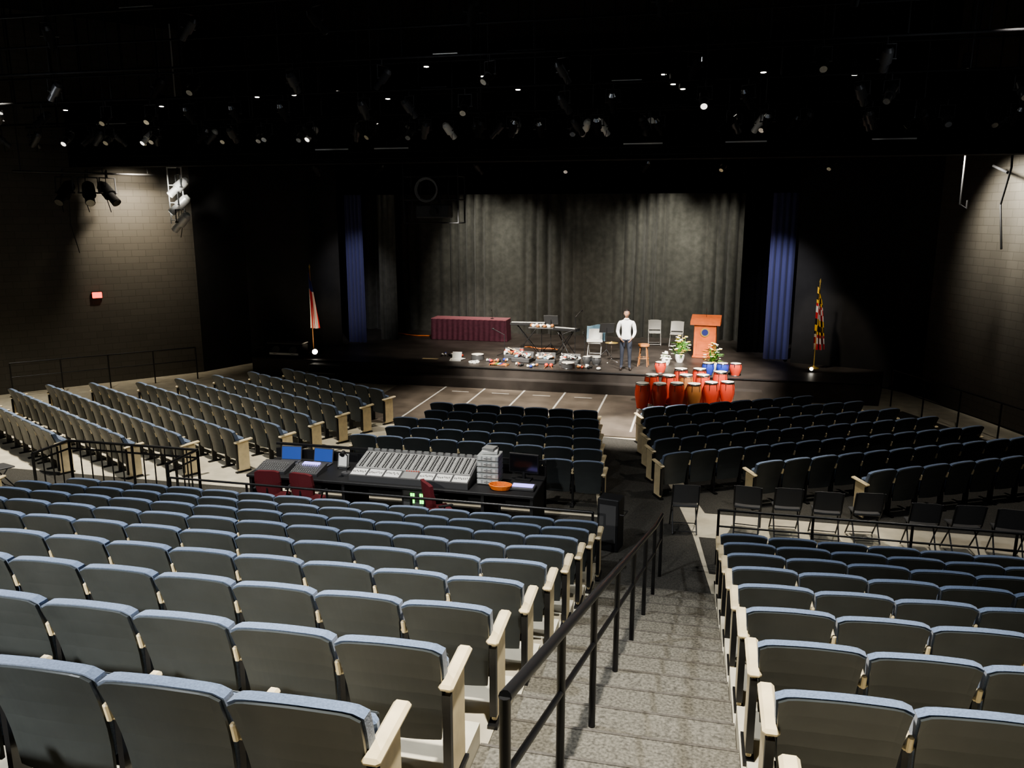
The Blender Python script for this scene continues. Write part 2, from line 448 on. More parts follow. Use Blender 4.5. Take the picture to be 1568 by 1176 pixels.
for i in range(7):
    p=onc((i+.5)/7,.13)
    if i==3:
        b.box(p,(.25,.2,.012),'grey',E(13.7,0,0))
        for q in range(6): b.box(onc(3.2/7+.02*q,.28),(.02,.02,.02),'red',E(13.7,0,0))
        continue
    b.box(p,(.26,.19,.014),'white',E(13.7,0,0))
    for q in range(8):
        pp=onc((i+.5)/7-.05+.0143*q,.10+.05*R.random())
        b.box(pp+Vector((0,0,.012)),(.010,.028,.02),'grey',E(13.7,0,0))
for i in range(16):
    b.box(onc((i+.5)/16,.99)+Vector((0,.01,.02)),(.09,.02,.05),'grey')
b.obj('mixing_console',(-5.5,11.78,.757))
def laptop(name,x,y,z,rz,scr='screen',w=.38):
    b=MB(); b.box((0,0,.012),(w,.26,.02),'dgrey',None,.005)
    b.box((0,.15,.14),(w,.015,.25),'dgrey',E(-12,0,0),.004)
    b.box((0,.140,.14),(w-.03,.006,.22),scr,E(-12,0,0))
    for i in range(10):
        for j in range(4): b.box((-w*.4+i*w*.085,-.06+j*.035,.025),(.022,.022,.006),'black')
    return b.obj(name,(x,y,z),rz)
laptop('laptop',-6.95,12.45,.757,.1)
laptop('laptop',-6.35,12.45,.757,-.05)
def board(x,y,w,d,name,scr=None):
    b=MB(); b.prism([(0,0),(d,0),(d,.12),(0,.05)],0,w,'dgrey')
    for i in range(12):
        for j in range(5):
            b.box(((i+.7)*w/13,.04+j*d*.13,.065+j*.01*1.3+.004),(.015,.02,.02),'grey')
    if scr: b.box((w*.5,d*.8,.12),(w*.6,d*.25,.02),scr,E(11,0,0))
    b.obj(name,(x,y,.757))
board(-7.25,11.82,.55,.4,'lighting_controller')
board(-6.6,11.82,.5,.4,'effects_controller','screenp')
b=MB(); b.box((0,0,.15),(.2,.02,.24),'grey',E(-15,0,0),.006); b.box((0,-.013,.15),(.15,.006,.18),'white',E(-15,0,0)); b.box((0,.03,.012),(.16,.14,.02),'dgrey')
b.obj('small_display',(-5.85,12.35,.757))
b=MB(); b.cyl((0,0,0),(0,0,.03),.09,'dgrey',n=20); b.tube([(0,0,.03),(0,.05,.3),(0,-.08,.42)],.008,'metal'); b.cyl((0,-.08,.42),(0,-.16,.38),.03,'black',.045)
b.obj('gooseneck_lamp',(-5.68,12.1,.757))
b=MB()
for i in range(5): 
    b.box((0,0,.05+.1*i),(.36,.34,.09),'clear',None,.01); b.box((0,-.175,.05+.1*i),(.12,.015,.02),'grey')
    for q in range(4): b.box((-.13+.08*q,-.01,.05+.1*i),(.05,.335,.05),'white')
b.box((0,.02,.53),(.26,.24,.06),'white',E(0,0,10),.01); b.box((0,0,.58),(.2,.2,.04),'grey',E(0,0,-8))
b.obj('drawer_organizer',(-3.2,12.25,.757))
b=MB(); b.box((0,0,.28),(.52,.04,.34),'black',None,.01); b.box((0,-.022,.28),(.48,.004,.29),'screend'); b.cyl((0,0,.0),(0,0,.14),.03,'black'); b.box((0,0,.01),(.26,.18,.02),'black')
b.obj('computer_monitor',(-2.68,12.5,.757),-.1)
b=MB(); b.box((0,0,.025),(.4,.26,.05),'dgrey',None,.01); b.box((0,0,.052),(.34,.16,.006),'screenp')
b.obj('wireless_receiver',(-2.6,12.05,.757))
b=MB(); b.box((0,0,.33),(.55,.5,.64),'black',None,.01)
for i in range(6): b.box((0,-.255,.08+.1*i),(.48,.015,.085),'dgrey',None,.003)
for i in range(4):
    for x in(-.1,-.06,.06,.1):
        b.box((x,-.266,.22+.11*i),(.03,.006,.06),'led')
b.obj('equipment_rack',(-4.35,12.15,.006))
def office():
    b=MB()
    b.slab(lambda u,v:((u-.5)*(.44-.08*abs(v-.5)),-.22-.05*v+.05*(2*u-1)**2,.58+.42*v-.04*abs(2*u-1)**4*(1 if v>.5 else -1)),.06,8,5,'redfab')
    b.box((0,0,.46),(.48,.46,.08),'redfab',None,.03)
    b.cyl((0,0,.1),(0,0,.43),.03,'steel'); b.tube([(0,-.1,.42),(0,-.25,.5),(0,-.22,.7)],.018,'steel')
    for i in range(5):
        t=i*2*math.pi/5; b.tube([(0,0,.12),(.27*math.cos(t),.27*math.sin(t),.07)],.02,'steel'); b.ell((.27*math.cos(t),.27*math.sin(t),.035),(.03,.03,.035),'black')
    for x in(-.27,.27): b.tube([(x*.8,0,.44),(x,0,.62)],.014,'steel'); b.box((x,.02,.64),(.05,.24,.03),'black',None,.01)
    return b.mesh('office_chair')
OC=office()
for x,y,r in[(-6.75,11.5,.15),(-6.1,11.5,-.1),(-3.85,11.5,-.9)]: inst(OC,'office_chair',(x,y,.006),r)
b=MB(); b.box((0,0,.42),(.34,.3,.84),'black',None,.015); b.box((0,-.155,.45),(.26,.01,.6),'dgrey'); b.tube([(.17,-.1,.6),(.24,-.1,.6),(.24,.1,.6),(.17,.1,.6)],.01,'metal')
b.obj('usher_cabinet',(-1.15,11.75,.006),-.2)
# ---------------- stage props
S=.6
b=MB()
b.box((0,0,.76),(2.8,.75,.03),'maroontop',None,.008)
def skirt(u,v):
    s=u*7.1
    W,D=2.8,.75
    if s<D: p=(-W/2,D/2-s);n=(-1,0)
    elif s<D+W: p=(-W/2+s-D,-D/2);n=(0,-1)
    elif s<2*D+W: p=(W/2,-D/2+s-D-W);n=(1,0)
    else: p=(W/2-(s-2*D-W),D/2);n=(0,1)
    a=.018*math.sin(s*32)*(1-.6*v)+.03*(1-v)
    return (p[0]+n[0]*a,p[1]+n[1]*a,.01+.75*v)
b.grid(skirt,420,4,'maroon')
b.obj('skirted_table',(-8.0,28.0,S))
b=MB(); b.cyl((0,0,0),(0,0,.015),.06,'steel'); b.tube([(0,0,0),(0,0,.2),(0,-.06,.3)],.006,'steel'); b.ell((0,-.08,.32),(.02,.03,.02),'black')
b.obj('table_microphone',(-7.2,28.0,S+.776))
b=MB()
b.box((0,0,.03),(.74,.54,.06),'podium',None,.01)
b.box((0,0,.55),(.68,.48,1.0),'podium',None,.01)
b.prism([(-.30,1.05),(.30,1.05),(.30,1.32),(-.30,1.16)],-.46,.46,'podium')
b.cyl((0,-.245,.82),(0,-.26,.82),.14,'gold',n=24); b.cyl((0,-.26,.82),(0,-.265,.82),.10,'fblue',n=24)
b.box((0,-.24,.3),(.5,.02,.42),'podium',None,.005)
b.tube([(0,.1,1.2),(0,.08,1.45),(0,-.03,1.55)],.006,'steel')
b.obj('podium',(.3,26.1,S),-.08)
inst(FCM,'metal_folding_chair',(-1.4,28.2,S),math.pi+.1)
inst(FCM,'metal_folding_chair',(-.65,28.0,S),math.pi-.1)
e=empty('draped_chair',(-3.15,25.5,S),math.pi); inst(FCM,'chair_frame',(0,0,0),0,e)
b=MB(); b.slab(lambda u,v:((u-.5)*.6,-.26-.05*v+.02*math.sin(u*9),.45+.5*v+.03*math.sin(u*5)),.03,12,5,'cloth'); b.box((0,.05,.5),(.5,.45,.06),'white',E(0,0,8),.02); b.obj('cloth',(0,0,0),0,e)
def keyboard(x,y,w,rz,h=.92):
    b=MB()
    for s in(-1,1):
        b.tube([(s*w*.3,-.2,.014),(-s*w*.3,-.05,h-.06)],.014,'steel'); b.tube([(s*w*.3,.2,.014),(-s*w*.3,.05,h-.06)],.014,'steel')
    b.cyl((-w*.32,-.2,.015),(-w*.32,.2,.015),.015,'steel'); b.cyl((w*.32,-.2,.015),(w*.32,.2,.015),.015,'steel')
    b.box((0,0,h),(w,.32,.09),'black',None,.01)
    n=int(w/.026)
    for i in range(n): b.box((-w*.47+i*.94*w/n,.07,h+.05),(.02,.14,.016),'white')
    return b.obj('keyboard_instrument',(x,y,S),rz)
keyboard(-5.35,25.5,1.15,math.pi+.1,.98)
keyboard(-4.1,25.4,.9,math.pi-.3,.85)
b=MB(); b.tube([(0,0,0),(0,0,.95)],.012,'steel')
for i in range(3): b.tube([(0,0,.25),(.25*math.cos(i*2.1),.25*math.sin(i*2.1),.01)],.01,'steel')
b.box((0,0,.97),(.8,.42,.03),'dgrey',None,.01)
for i in range(10): b.ell((-.33+.073*i,R.uniform(-.12,.12),1.03),(.065,.06,.055),'white' if i%3 else 'wood',8,6)
b.obj('percussion_table',(-4.75,24.75,S))
def mic(x,y,h,bl,rz):
    b=MB()
    for i in range(3): b.tube([(0,0,.12),(.28*math.cos(i*2.1),.28*math.sin(i*2.1),.013)],.012,'metal')
    b.tube([(0,0,.05),(0,0,h),(bl,0,h+.15)],.012,'metal'); b.ell((bl+.04,0,h+.16),(.05,.03,.03),'black')
    b.obj('microphone_stand',(x,y,S+.002),rz)
mic(-3.72,25.0,1.3,.35,1.2); mic(-4.05,24.6,.8,.4,.3); mic(-5.95,24.7,.7,.4,2.8); mic(-3.35,24.6,.75,-.3,1.5)
def mstand(x,y,h,rz):
    b=MB()
    for i in range(3): b.tube([(0,0,.25),(.25*math.cos(i*2.1),.25*math.sin(i*2.1),.012)],.011,'metal')
    b.cyl((0,0,.2),(0,0,h),.011,'metal'); b.box((0,0,h),(.48,.015,.32),'dgrey',E(-22,0,0),.005); b.box((0,-.04,h-.15),(.48,.06,.012),'dgrey'); b.box((.03,-.018,h),(.3,.006,.24),'white',E(-22,0,0))
    b.obj('music_stand',(x,y,S),rz)
mstand(-2.75,25.3,.95,math.pi+.4); mstand(-4.7,26.1,1.05,math.pi)
def conga(b,x,y,z,h,r,body,n=18):
    b.lathe([(r*.66,0),(r*.8,h*.2),(r*1.03,h*.55),(r*1.0,h*.78),(r*.86,h*.97)],(x,y,z),body,n)
    b.lathe([(r*.86,h*.93),(r*.93,h*.94),(r*.93,h*.99),(r*.88,h*1.0)],(x,y,z),'chrome',n)
    b.lathe([(r*.88,h*.995),(0.001,h*1.0)],(x,y,z),'skinhead',n)
    b.lathe([(r*.66,0),(r*.70,0),(r*.74,h*.06),(r*.68,h*.06)],(x,y,z),'chrome',n)
    for i in range(6):
        t=i*math.pi/3+.3; b.cyl((x+r*.95*math.cos(t),y+r*.95*math.sin(t),z+h*.95),(x+r*1.03*math.cos(t),y+r*1.03*math.sin(t),z+h*.72),.008,'chrome',n=5)
def drum(name,x,y,z,h,r,body):
    b=MB(); conga(b,0,0,0,h,r,body); return b.obj(name,(x,y,z))
cols=['red','red','red','wood','red']
pts=[(-1.3,20.9),(-.86,21.05),(-.42,21.0),(.02,21.2),(.46,21.4),(.88,21.65),(-1.1,21.5),(-.65,21.6),(-.2,21.55),(.24,21.75),(.7,22.1),(-.35,22.1),(.15,22.2)]
for i,(x,y) in enumerate(pts):
    drum('conga_drum',x,y,.026,[.72,.70,.74,.70,.72,.70,.84,.82,.86,.84,.88,.92,.92][i],.195,cols[i%5])
for x,y,c in[(.38,23.05,'bluelac'),(.78,23.1,'bluelac'),(1.14,23.15,'red')]: drum('small_drum',x,y,S,.36,.17,c)
drum('small_drum',-.95,23.1,S,.32,.16,'red')
b=MB(); b.cyl((0,0,.62),(0,0,.68),.17,'wood',n=20)
for i in range(4):
    t=i*math.pi/2+.7; b.tube([(.12*math.cos(t),.12*math.sin(t),.62),(.2*math.cos(t),.2*math.sin(t),0.014)],.014,'wood')
b.lathe([(.165,.25),(.175,.26),(.165,.27)],(0,0,0),'wood'); b.obj('wooden_stool',(-1.5,24.0,S))
def floor_item(kind,x,y,rz=0):
    b=MB()
    if kind=='bongo_drums':
        for s,r in((-.15,.13),(.15,.15)): conga(b,s,0,0,.24,r,'dgrey',14)
        b.box((0,0,.13),(.1,.06,.06),'black')
    elif kind=='snare_drum':
        b.cyl((0,0,0),(0,0,.17),.2,'dgrey',n=22); b.cyl((0,0,.17),(0,0,.175),.19,'skinhead',n=22)
        for z in(.01,.16): b.lathe([(.2,z-.01),(.21,z),(.2,z+.01)],(0,0,0),'chrome')
    elif kind=='tambourine':
        b.lathe([(.16,0),(.17,0),(.17,.05),(.16,.05),(.16,0)],(0,0,0),'white')
        for i in range(8): t=i*.785; b.cyl((.167*math.cos(t),.167*math.sin(t),.015),(.167*math.cos(t),.167*math.sin(t),.03),.02,'chrome',n=8)
    elif kind=='percussion_case':
        b.box((0,0,.07),(.6,.4,.14),'dgrey',None,.02)
        b.box((0,.21,.2),(.6,.04,.2),'dgrey',E(-15,0,0),.01)
        for i in range(22):
            b.ell((R.uniform(-.27,.27),R.uniform(-.17,.17),R.uniform(.16,.24)),(R.uniform(.03,.07),R.uniform(.03,.09),R.uniform(.03,.05)),R.choice(['white','red','white','cloth','white','wood','chrome']),8,5,E(0,0,R.uniform(0,180)))
        for i in range(5): b.cyl((R.uniform(-.28,.28),R.uniform(-.15,.15),.2),(R.uniform(-.28,.28),R.uniform(-.15,.15),.32),.012,R.choice(['arm','white','chrome']),n=6)
    elif kind=='maracas':
        for s in(-.06,.08): b.ell((s,0,.06),(.06,.08,.06),'red'); b.cyl((s,-.04,.04),(s*1.6,-.25,.015),.012,'wood')
    elif kind=='cymbal_stand':
        for i in range(3): b.tube([(0,0,.12),(.2*math.cos(i*2.1),.2*math.sin(i*2.1),.01)],.008,'chrome')
        b.tube([(0,0,.1),(0,0,.62)],.008,'chrome'); b.lathe([(0.01,.66),(.04,.64),(.2,.62),(.2,.615),(.03,.62)],(0,0,0),'gold')
    elif kind=='drumsticks':
        for i in range(4): b.cyl((-.25,.05*i,.016),(.25,.05*i+R.uniform(-.04,.04),.016),.015,'arm',.009)
    elif kind=='sheet_music':
        b.box((0,0,.012),(.35,.45,.02),'white',E(0,0,10)); b.box((.08,.03,.032),(.3,.4,.015),'white',E(0,0,-14)); b.box((0,.2,.12),(.3,.015,.22),'white',E(-25,0,0))
    elif kind=='toy_xylophone':
        for i in range(9): b.box((-.24+.06*i,0,.05),(.045,.3-.018*i,.012),['red','orange','gold','green','cloth','bluelac'][i%6])
        b.box((0,.09,.03),(.56,.02,.03),'wood'); b.box((0,-.09,.03),(.56,.02,.03),'wood')
        for s in(-.27,.27): b.box((s,0,.015),(.02,.26,.03),'wood')
    elif kind=='hand_percussion':
        for i in range(14):
            b.ell((R.uniform(-.35,.35),R.uniform(-.15,.15),.05),(R.uniform(.03,.07),R.uniform(.03,.09),.045),R.choice(['white','white','black','chrome','wood','white','bluelac','red']),8,5,E(0,0,R.uniform(0,180)))
    b.obj(kind,(x,y,S),rz)
items=[('drumsticks',-8.1,23.6),('sheet_music',-7.3,23.75),('snare_drum',-6.65,24.0),('tambourine',-6.6,23.4),('hand_percussion',-6.0,23.75),('toy_xylophone',-5.75,23.2),('percussion_case',-5.2,23.95),('hand_percussion',-4.95,23.2),('percussion_case',-4.45,23.85),('maracas',-4.25,23.25),('percussion_case',-3.7,23.8),('snare_drum',-3.65,23.2),('bongo_drums',-3.05,23.95),('hand_percussion',-3.05,23.3),('cymbal_stand',-2.5,24.4),('hand_percussion',-7.6,24.4),('percussion_case',-5.6,24.5)]
for k,x,y in items: floor_item(k,x,y,R.uniform(-.2,.2))
b=MB(); pts=[(-11.5+.23*i,28.6+.12*math.sin(i*.9)-.05*i,S+.024) for i in range(9)]; b.tube(pts,.022,'orange'); b.obj('orange_extension_cable')
b=MB(); pts=[(-5.7+.15*i,26.6+.1*math.sin(i*1.3)-.03*i,S+.018) for i in range(9)]; b.tube(pts,.015,'orange'); b.obj('orange_extension_cable')
def flowers(name,x,y,z,h,cols,seed):
    rr=random.Random(seed); b=MB()
    b.lathe([(.09,0),(.13,.1),(.14,.22),(.12,.26)],(0,0,0),'white')
    for i in range(40):
        t=rr.uniform(0,6.28); rad=rr.uniform(.02,.28)*(h/.8); zz=rr.uniform(.32,1)*h*(1-.35*(rad/.34)**2)
        p=Vector((rad*math.cos(t),rad*math.sin(t),zz)); b.cyl((0,0,.2),p,.005,'green',n=4,caps=False)
        c=rr.choice(cols)
        for q in range(5):
            a=q*1.2566; b.ell(p+Vector((.03*math.cos(a),.03*math.sin(a),.005)),(.027,.027,.014),c,6,4)
    for i in range(40):
        t=rr.uniform(0,6.28); L=rr.uniform(.15,.36)*(h/.8); zz=rr.uniform(.25,.95)*h
        b.add([(0,0,.2),(L*.5*math.cos(t)-.03*math.sin(t),L*.5*math.sin(t)+.03*math.cos(t),zz*.8),(L*math.cos(t),L*math.sin(t),zz*.8),(L*.5*math.cos(t)+.03*math.sin(t),L*.5*math.sin(t)-.03*math.cos(t),zz*.75)],[[0,1,2,3]],'green')
    b.obj(name,(x,y,z))
flowers('flower_bouquet',-.45,24.95,S,.9,['petalw','petalw','petaly'],1)
flowers('flower_bouquet',.52,23.8,S,.85,['petalo','petaly','petalw','petalw'],2)
flowers('flower_bouquet',-.85,24.4,S,.4,['petalw'],3)
def flag(name,x,y,z,h,md):
    b=MB()
    b.lathe([(.001,.0),(.16,.0),(.16,.02),(.05,.06),(.02,.09)],(0,0,0),'gold')
    b.cyl((0,0,.03),(0,0,h),.016,'gold' if md else 'wood'); b.lathe([(.001,h+.16),(.03,h+.06),(.01,h),(.025,h-.02)],(0,0,0),'gold')
    def fn(u,v):
        w=.06+.22*(1-v)**.7
        return (-.06+w*u*1.1+.02*math.sin(u*7),-.03+.08*math.sin(u*15+v*2)*(.3+.7*(1-v)),h-.08-(1.85)*(1-v)-.2*u*(v))
    if md: mf=lambda i,j:(('fyel' if (i//3+j//2)%2 else 'fblk') if (j//5)%2 else ('fred' if (i//3+j//2)%2 else 'fwhite'))
    else: mf=lambda i,j:('fblue' if j>13 else ('fred' if (i//2)%3 else 'fwhite'))
    b.grid(fn,16,20,'fred',True,mf); b.obj(name,(x,y,z))
flag('american_flag',-12.25,24.0,S,2.75,False)
flag('state_flag',3.45,24.8,S,2.5,True)
b=MB(); b.box((0,0,.12),(.3,.25,.22),'black',None,.02); b.cyl((0,-.05,.14),(0,-.16,.2),.09,'black',.1,16); b.cyl((0,-.161,.2),(0,-.165,.202),.085,'lens',n=16)
b.obj('floor_spotlight',(-11.8,23.25,S),.3)
b=MB(); b.box((0,0,.04),(.14,.14,.08),'black'); b.ell((0,-.05,.1),(.05,.05,.05),'lens'); b.obj('floor_spotlight',(3.3,24.2,S))
b=MB()
b.prism([(-.25,0),(.3,0),(.3,.38),(-.05,.42)],-.55,.55,'black'); b.box((0,0,.45),(1.2,.5,.04),'dgrey',None,.01); b.box((0,-.27,.12),(1.0,.02,.06),'white')
for x in(-.3,.3): b.lathe([(.001,0),(.1,.01),(.14,.03)],(x,-.2,.22),'dgrey',rot=E(60,0,0))
b.obj('stage_monitor_speaker',(-12.75,23.2,S))
b=MB()
for i in range(3): b.box((0,.3*i,.1+.1*i),(1.0,.3,.2+.2*i),'black',None,.01); b.box((0,.3*i-.14,.2+.2*i+.002),(1.0,.02,.006),'grey')
b.obj('stage_steps',(-10.95,21.6,0))
# ---------------- ceiling rig
def fixture(body,cap,ln='chrome'):
    b=MB()
    b.cyl((0,.0,.0),(0,.0,.12),.012,'metal',n=6)
    b.tube([(-.13,0,-.22),(-.13,0,0),(.13,0,0),(.13,0,-.22)],.010,'metal',6)
    d=Vector((0,.75,-.66)); c=Vector((0,0,-.22))
    b.cyl(c-d*.16,c+d*.05,.085,body,.095,12); b.cyl(c+d*.05,c+d*.22,.06,body,.07,12); b.cyl(c-d*.22,c-d*.16,.045,cap,.085,12)
    b.cyl(c+d*.22,c+d*.225,.06,ln,n=12)
    b.cyl((-.15,0,-.22),(.15,0,-.22),.015,'metal',n=6)
    b.tube([(.02,0,.1),(.06,.03,-.3),(.02,.05,-.5)],.006,'rigblk',5)
    return b.mesh('stage_light')
FXS=[fixture('metal','metal'),fixture('rigblk','metal'),fixture('rigblk','chrome'),fixture('metal','alu','glint')]
FX=FXS[0]; FXA=fixture('alu','alu','glint')
for (y,z,x0,x1,n) in [(9.5,9.0,-16,7,6),(12.5,8.4,-18,9,10),(14.3,7.8,-18.5,9,16),(15.6,7.45,-18.5,9,22),(17.2,7.2,-18.5,8,28),(18.6,7.3,-17.4,7.5,26),(23.8,6.75,-13.5,5,7)]:
    e=empty('lighting_batten',((x0+x1)/2,y,z))
    b=MB(); hw=(x1-x0)/2
    b.cyl((-hw,0,0),(hw,0,0),.024,'rigblk'); b.cyl((-hw,0,.5),(hw,0,.5),.02,'rigblk')
    q=-hw+.3
    while q<hw: b.cyl((q,0,-.0),(q,0,H-z-.02),.014,'metal' if R.random()<.5 else 'rigblk',n=6); q+=1.0+R.uniform(-.4,.4)
    for i in range(3):
        q=R.uniform(-hw,hw-1.5); b.box((q+.5,0,.03),(R.uniform(.4,.9),.03,.015),'alu' if i<1 else 'metal')  # short bright pieces imitate highlights on the black pipe
    b.obj('pipes',(0,0,0),0,e)
    for i in range(n):
        xx=-hw+(i+.5)*2*hw/n+R.uniform(-.5,.5)
        inst(R.choice(FXS[:3]+([FXS[3]] if y>15 and R.random()<.3 else [])),'stage_light_%d'%(i+1),(xx,0,-.12),R.choice([0,.5,-.5,math.pi,2.6,1.3]),e)
    if y==18.6:
        for i,X in enumerate((-13.7,-5.75,-4.2,-2.6,-2.2,1.1,-9.2)):
            inst(FXA,'profile_light_%d'%i,(X+.0-(x0+x1)/2,-.1,-.12),R.choice([.6,-.5,2.8]),e)
b=MB(); b.box((-5,11,9.3),(22,.9,.08),'ceil')
for s in(-.45,.45):
    for h in(.4,.9): b.cyl((-16,11+s,9.3+h),(6,11+s,9.3+h),.02,'rigblk',n=6)
b.obj('catwalk')
def dl():
    b=MB(); b.cyl((0,0,.02),(0,0,.28),.085,'rigblk',n=14); b.cyl((0,0,.012),(0,0,.02),.05,'lens',n=14); b.cyl((0,0,.28),(0,0,2.45),.01,'rigblk',n=5)
    return b.mesh('house_downlight')
DL=dl()
for x,y,z in [(-15.6,18.0,7.6),(-12.8,17.9,7.6),(-10.3,18,7.75),(-9.3,17.9,7.75),(-8.2,17.9,7.8),(-7.0,17.9,7.6),(-5.6,16.5,8.0),(-4.8,17.9,8.0),(-4.0,17.9,7.7),(-.9,17.9,7.9),(-.7,17.9,7.7),(-.5,17.9,7.6),(1.0,16.5,7.65),(2.6,16.5,7.55),(4.4,16.3,7.55)]:
    inst(DL,'house_downlight',(x,y,z))
b=MB()
for x in(-.75,.75):
    for y in(-.3,.3): b.cyl((x,y,-.6),(x,y,2.6),.02,'metal',n=6)
for z in(-.6,0,.6):
    b.tube([(-.75,-.3,z),(.75,-.3,z),(.75,.3,z),(-.75,.3,z),(-.75,-.3,z)],.018,'metal',6)
b.box((0,0,-.3),(.9,.45,.35),'dgrey',None,.03); b.cyl((.1,-.2,-.3),(.1,-.42,-.32),.09,'metal',.11,16)
for i in range(20):
    t=i*2*math.pi/20;t2=(i+1)*2*math.pi/20
    for q in range(3): b.cyl((-.1+(.27+.02*q)*math.cos(t),-.32-.02*q,.25+(.27+.02*q)*math.sin(t)),(-.1+(.27+.02*q)*math.cos(t2),-.32-.02*q,.25+(.27+.02*q)*math.sin(t2)),.012,'grey',n=5,caps=False)
for i in range(5): b.tube([(-.6+.28*i,-.3,.6),(-.5+.25*i,-.36,.2+.1*(i%2)),(-.55+.28*i,-.3,-.2)],.012,'metal',5)
b.obj('hanging_projector_cage',(-6.95,20.9,5.45))
e=empty('lighting_bar',(-16.6,20.3,6.2),math.radians(50))
b=MB(); b.cyl((-2.2,0,0),(1.4,0,0),.03,'metal'); 
for x in(-2,0,1.2): b.cyl((x,0,0),(x,.0,4.2),.018,'metal',n=6)
b.tube([(-.9,0,-.2),(-.95,0,-1.4),(-.8,0,-2.2)],.012,'black',6); b.obj('pipe',(0,0,0),0,e)
for i,x in enumerate((-1.0,-.4,.1)): 
    o=inst(FXS[1],'spotlight_%d'%i,(x,0,-.12),2.4+i*.6,e); o.scale=(1.9,1.9,1.9)
e=empty('lighting_ladder',(-15.0,21.3,6.4),.3)
b=MB()
for x in(-.2,.2): b.cyl((x,0,-1.6),(x,0,3.9),.02,'alu',n=6)
for z in(-1.5,-1.0,-.5,0): b.cyl((-.2,0,z),(.2,0,z),.02,'alu',n=6)
b.obj('ladder',(0,0,0),0,e)
for i,z in enumerate((-1.2,-.7,-.2)):
    o=inst(FXA,'spotlight_%d'%i,(.1,-.05,z),1.2+.5*i,e); o.scale=(1.6,1.6,1.6)
b=MB(); b.tube([(0,0,4.28),(0,0,-.9),(.15,0,-1.0),(.15,0,-.8)],.02,'metal'); b.obj('conduit_hook',(5.9,21.2,6.2))
b=MB(); b.tube([(0,0,4.5),(0,-.6,.2),(0,-.2,-.6),(0,-.6,-1.6)],.025,'metal'); b.cyl((0,-.4,.1),(0,.6,.3),.03,'metal'); b.obj('light_bracket',(6.7,21.2,5.9))
b=MB(); b.box((0,0,0),(.26,.06,.17),'exit',None,.01); b.box((0,.03,0),(.30,.03,.21),'black'); b.obj('exit_sign',(-17.53,20.68,2.7),math.atan2(4.2,3.5))
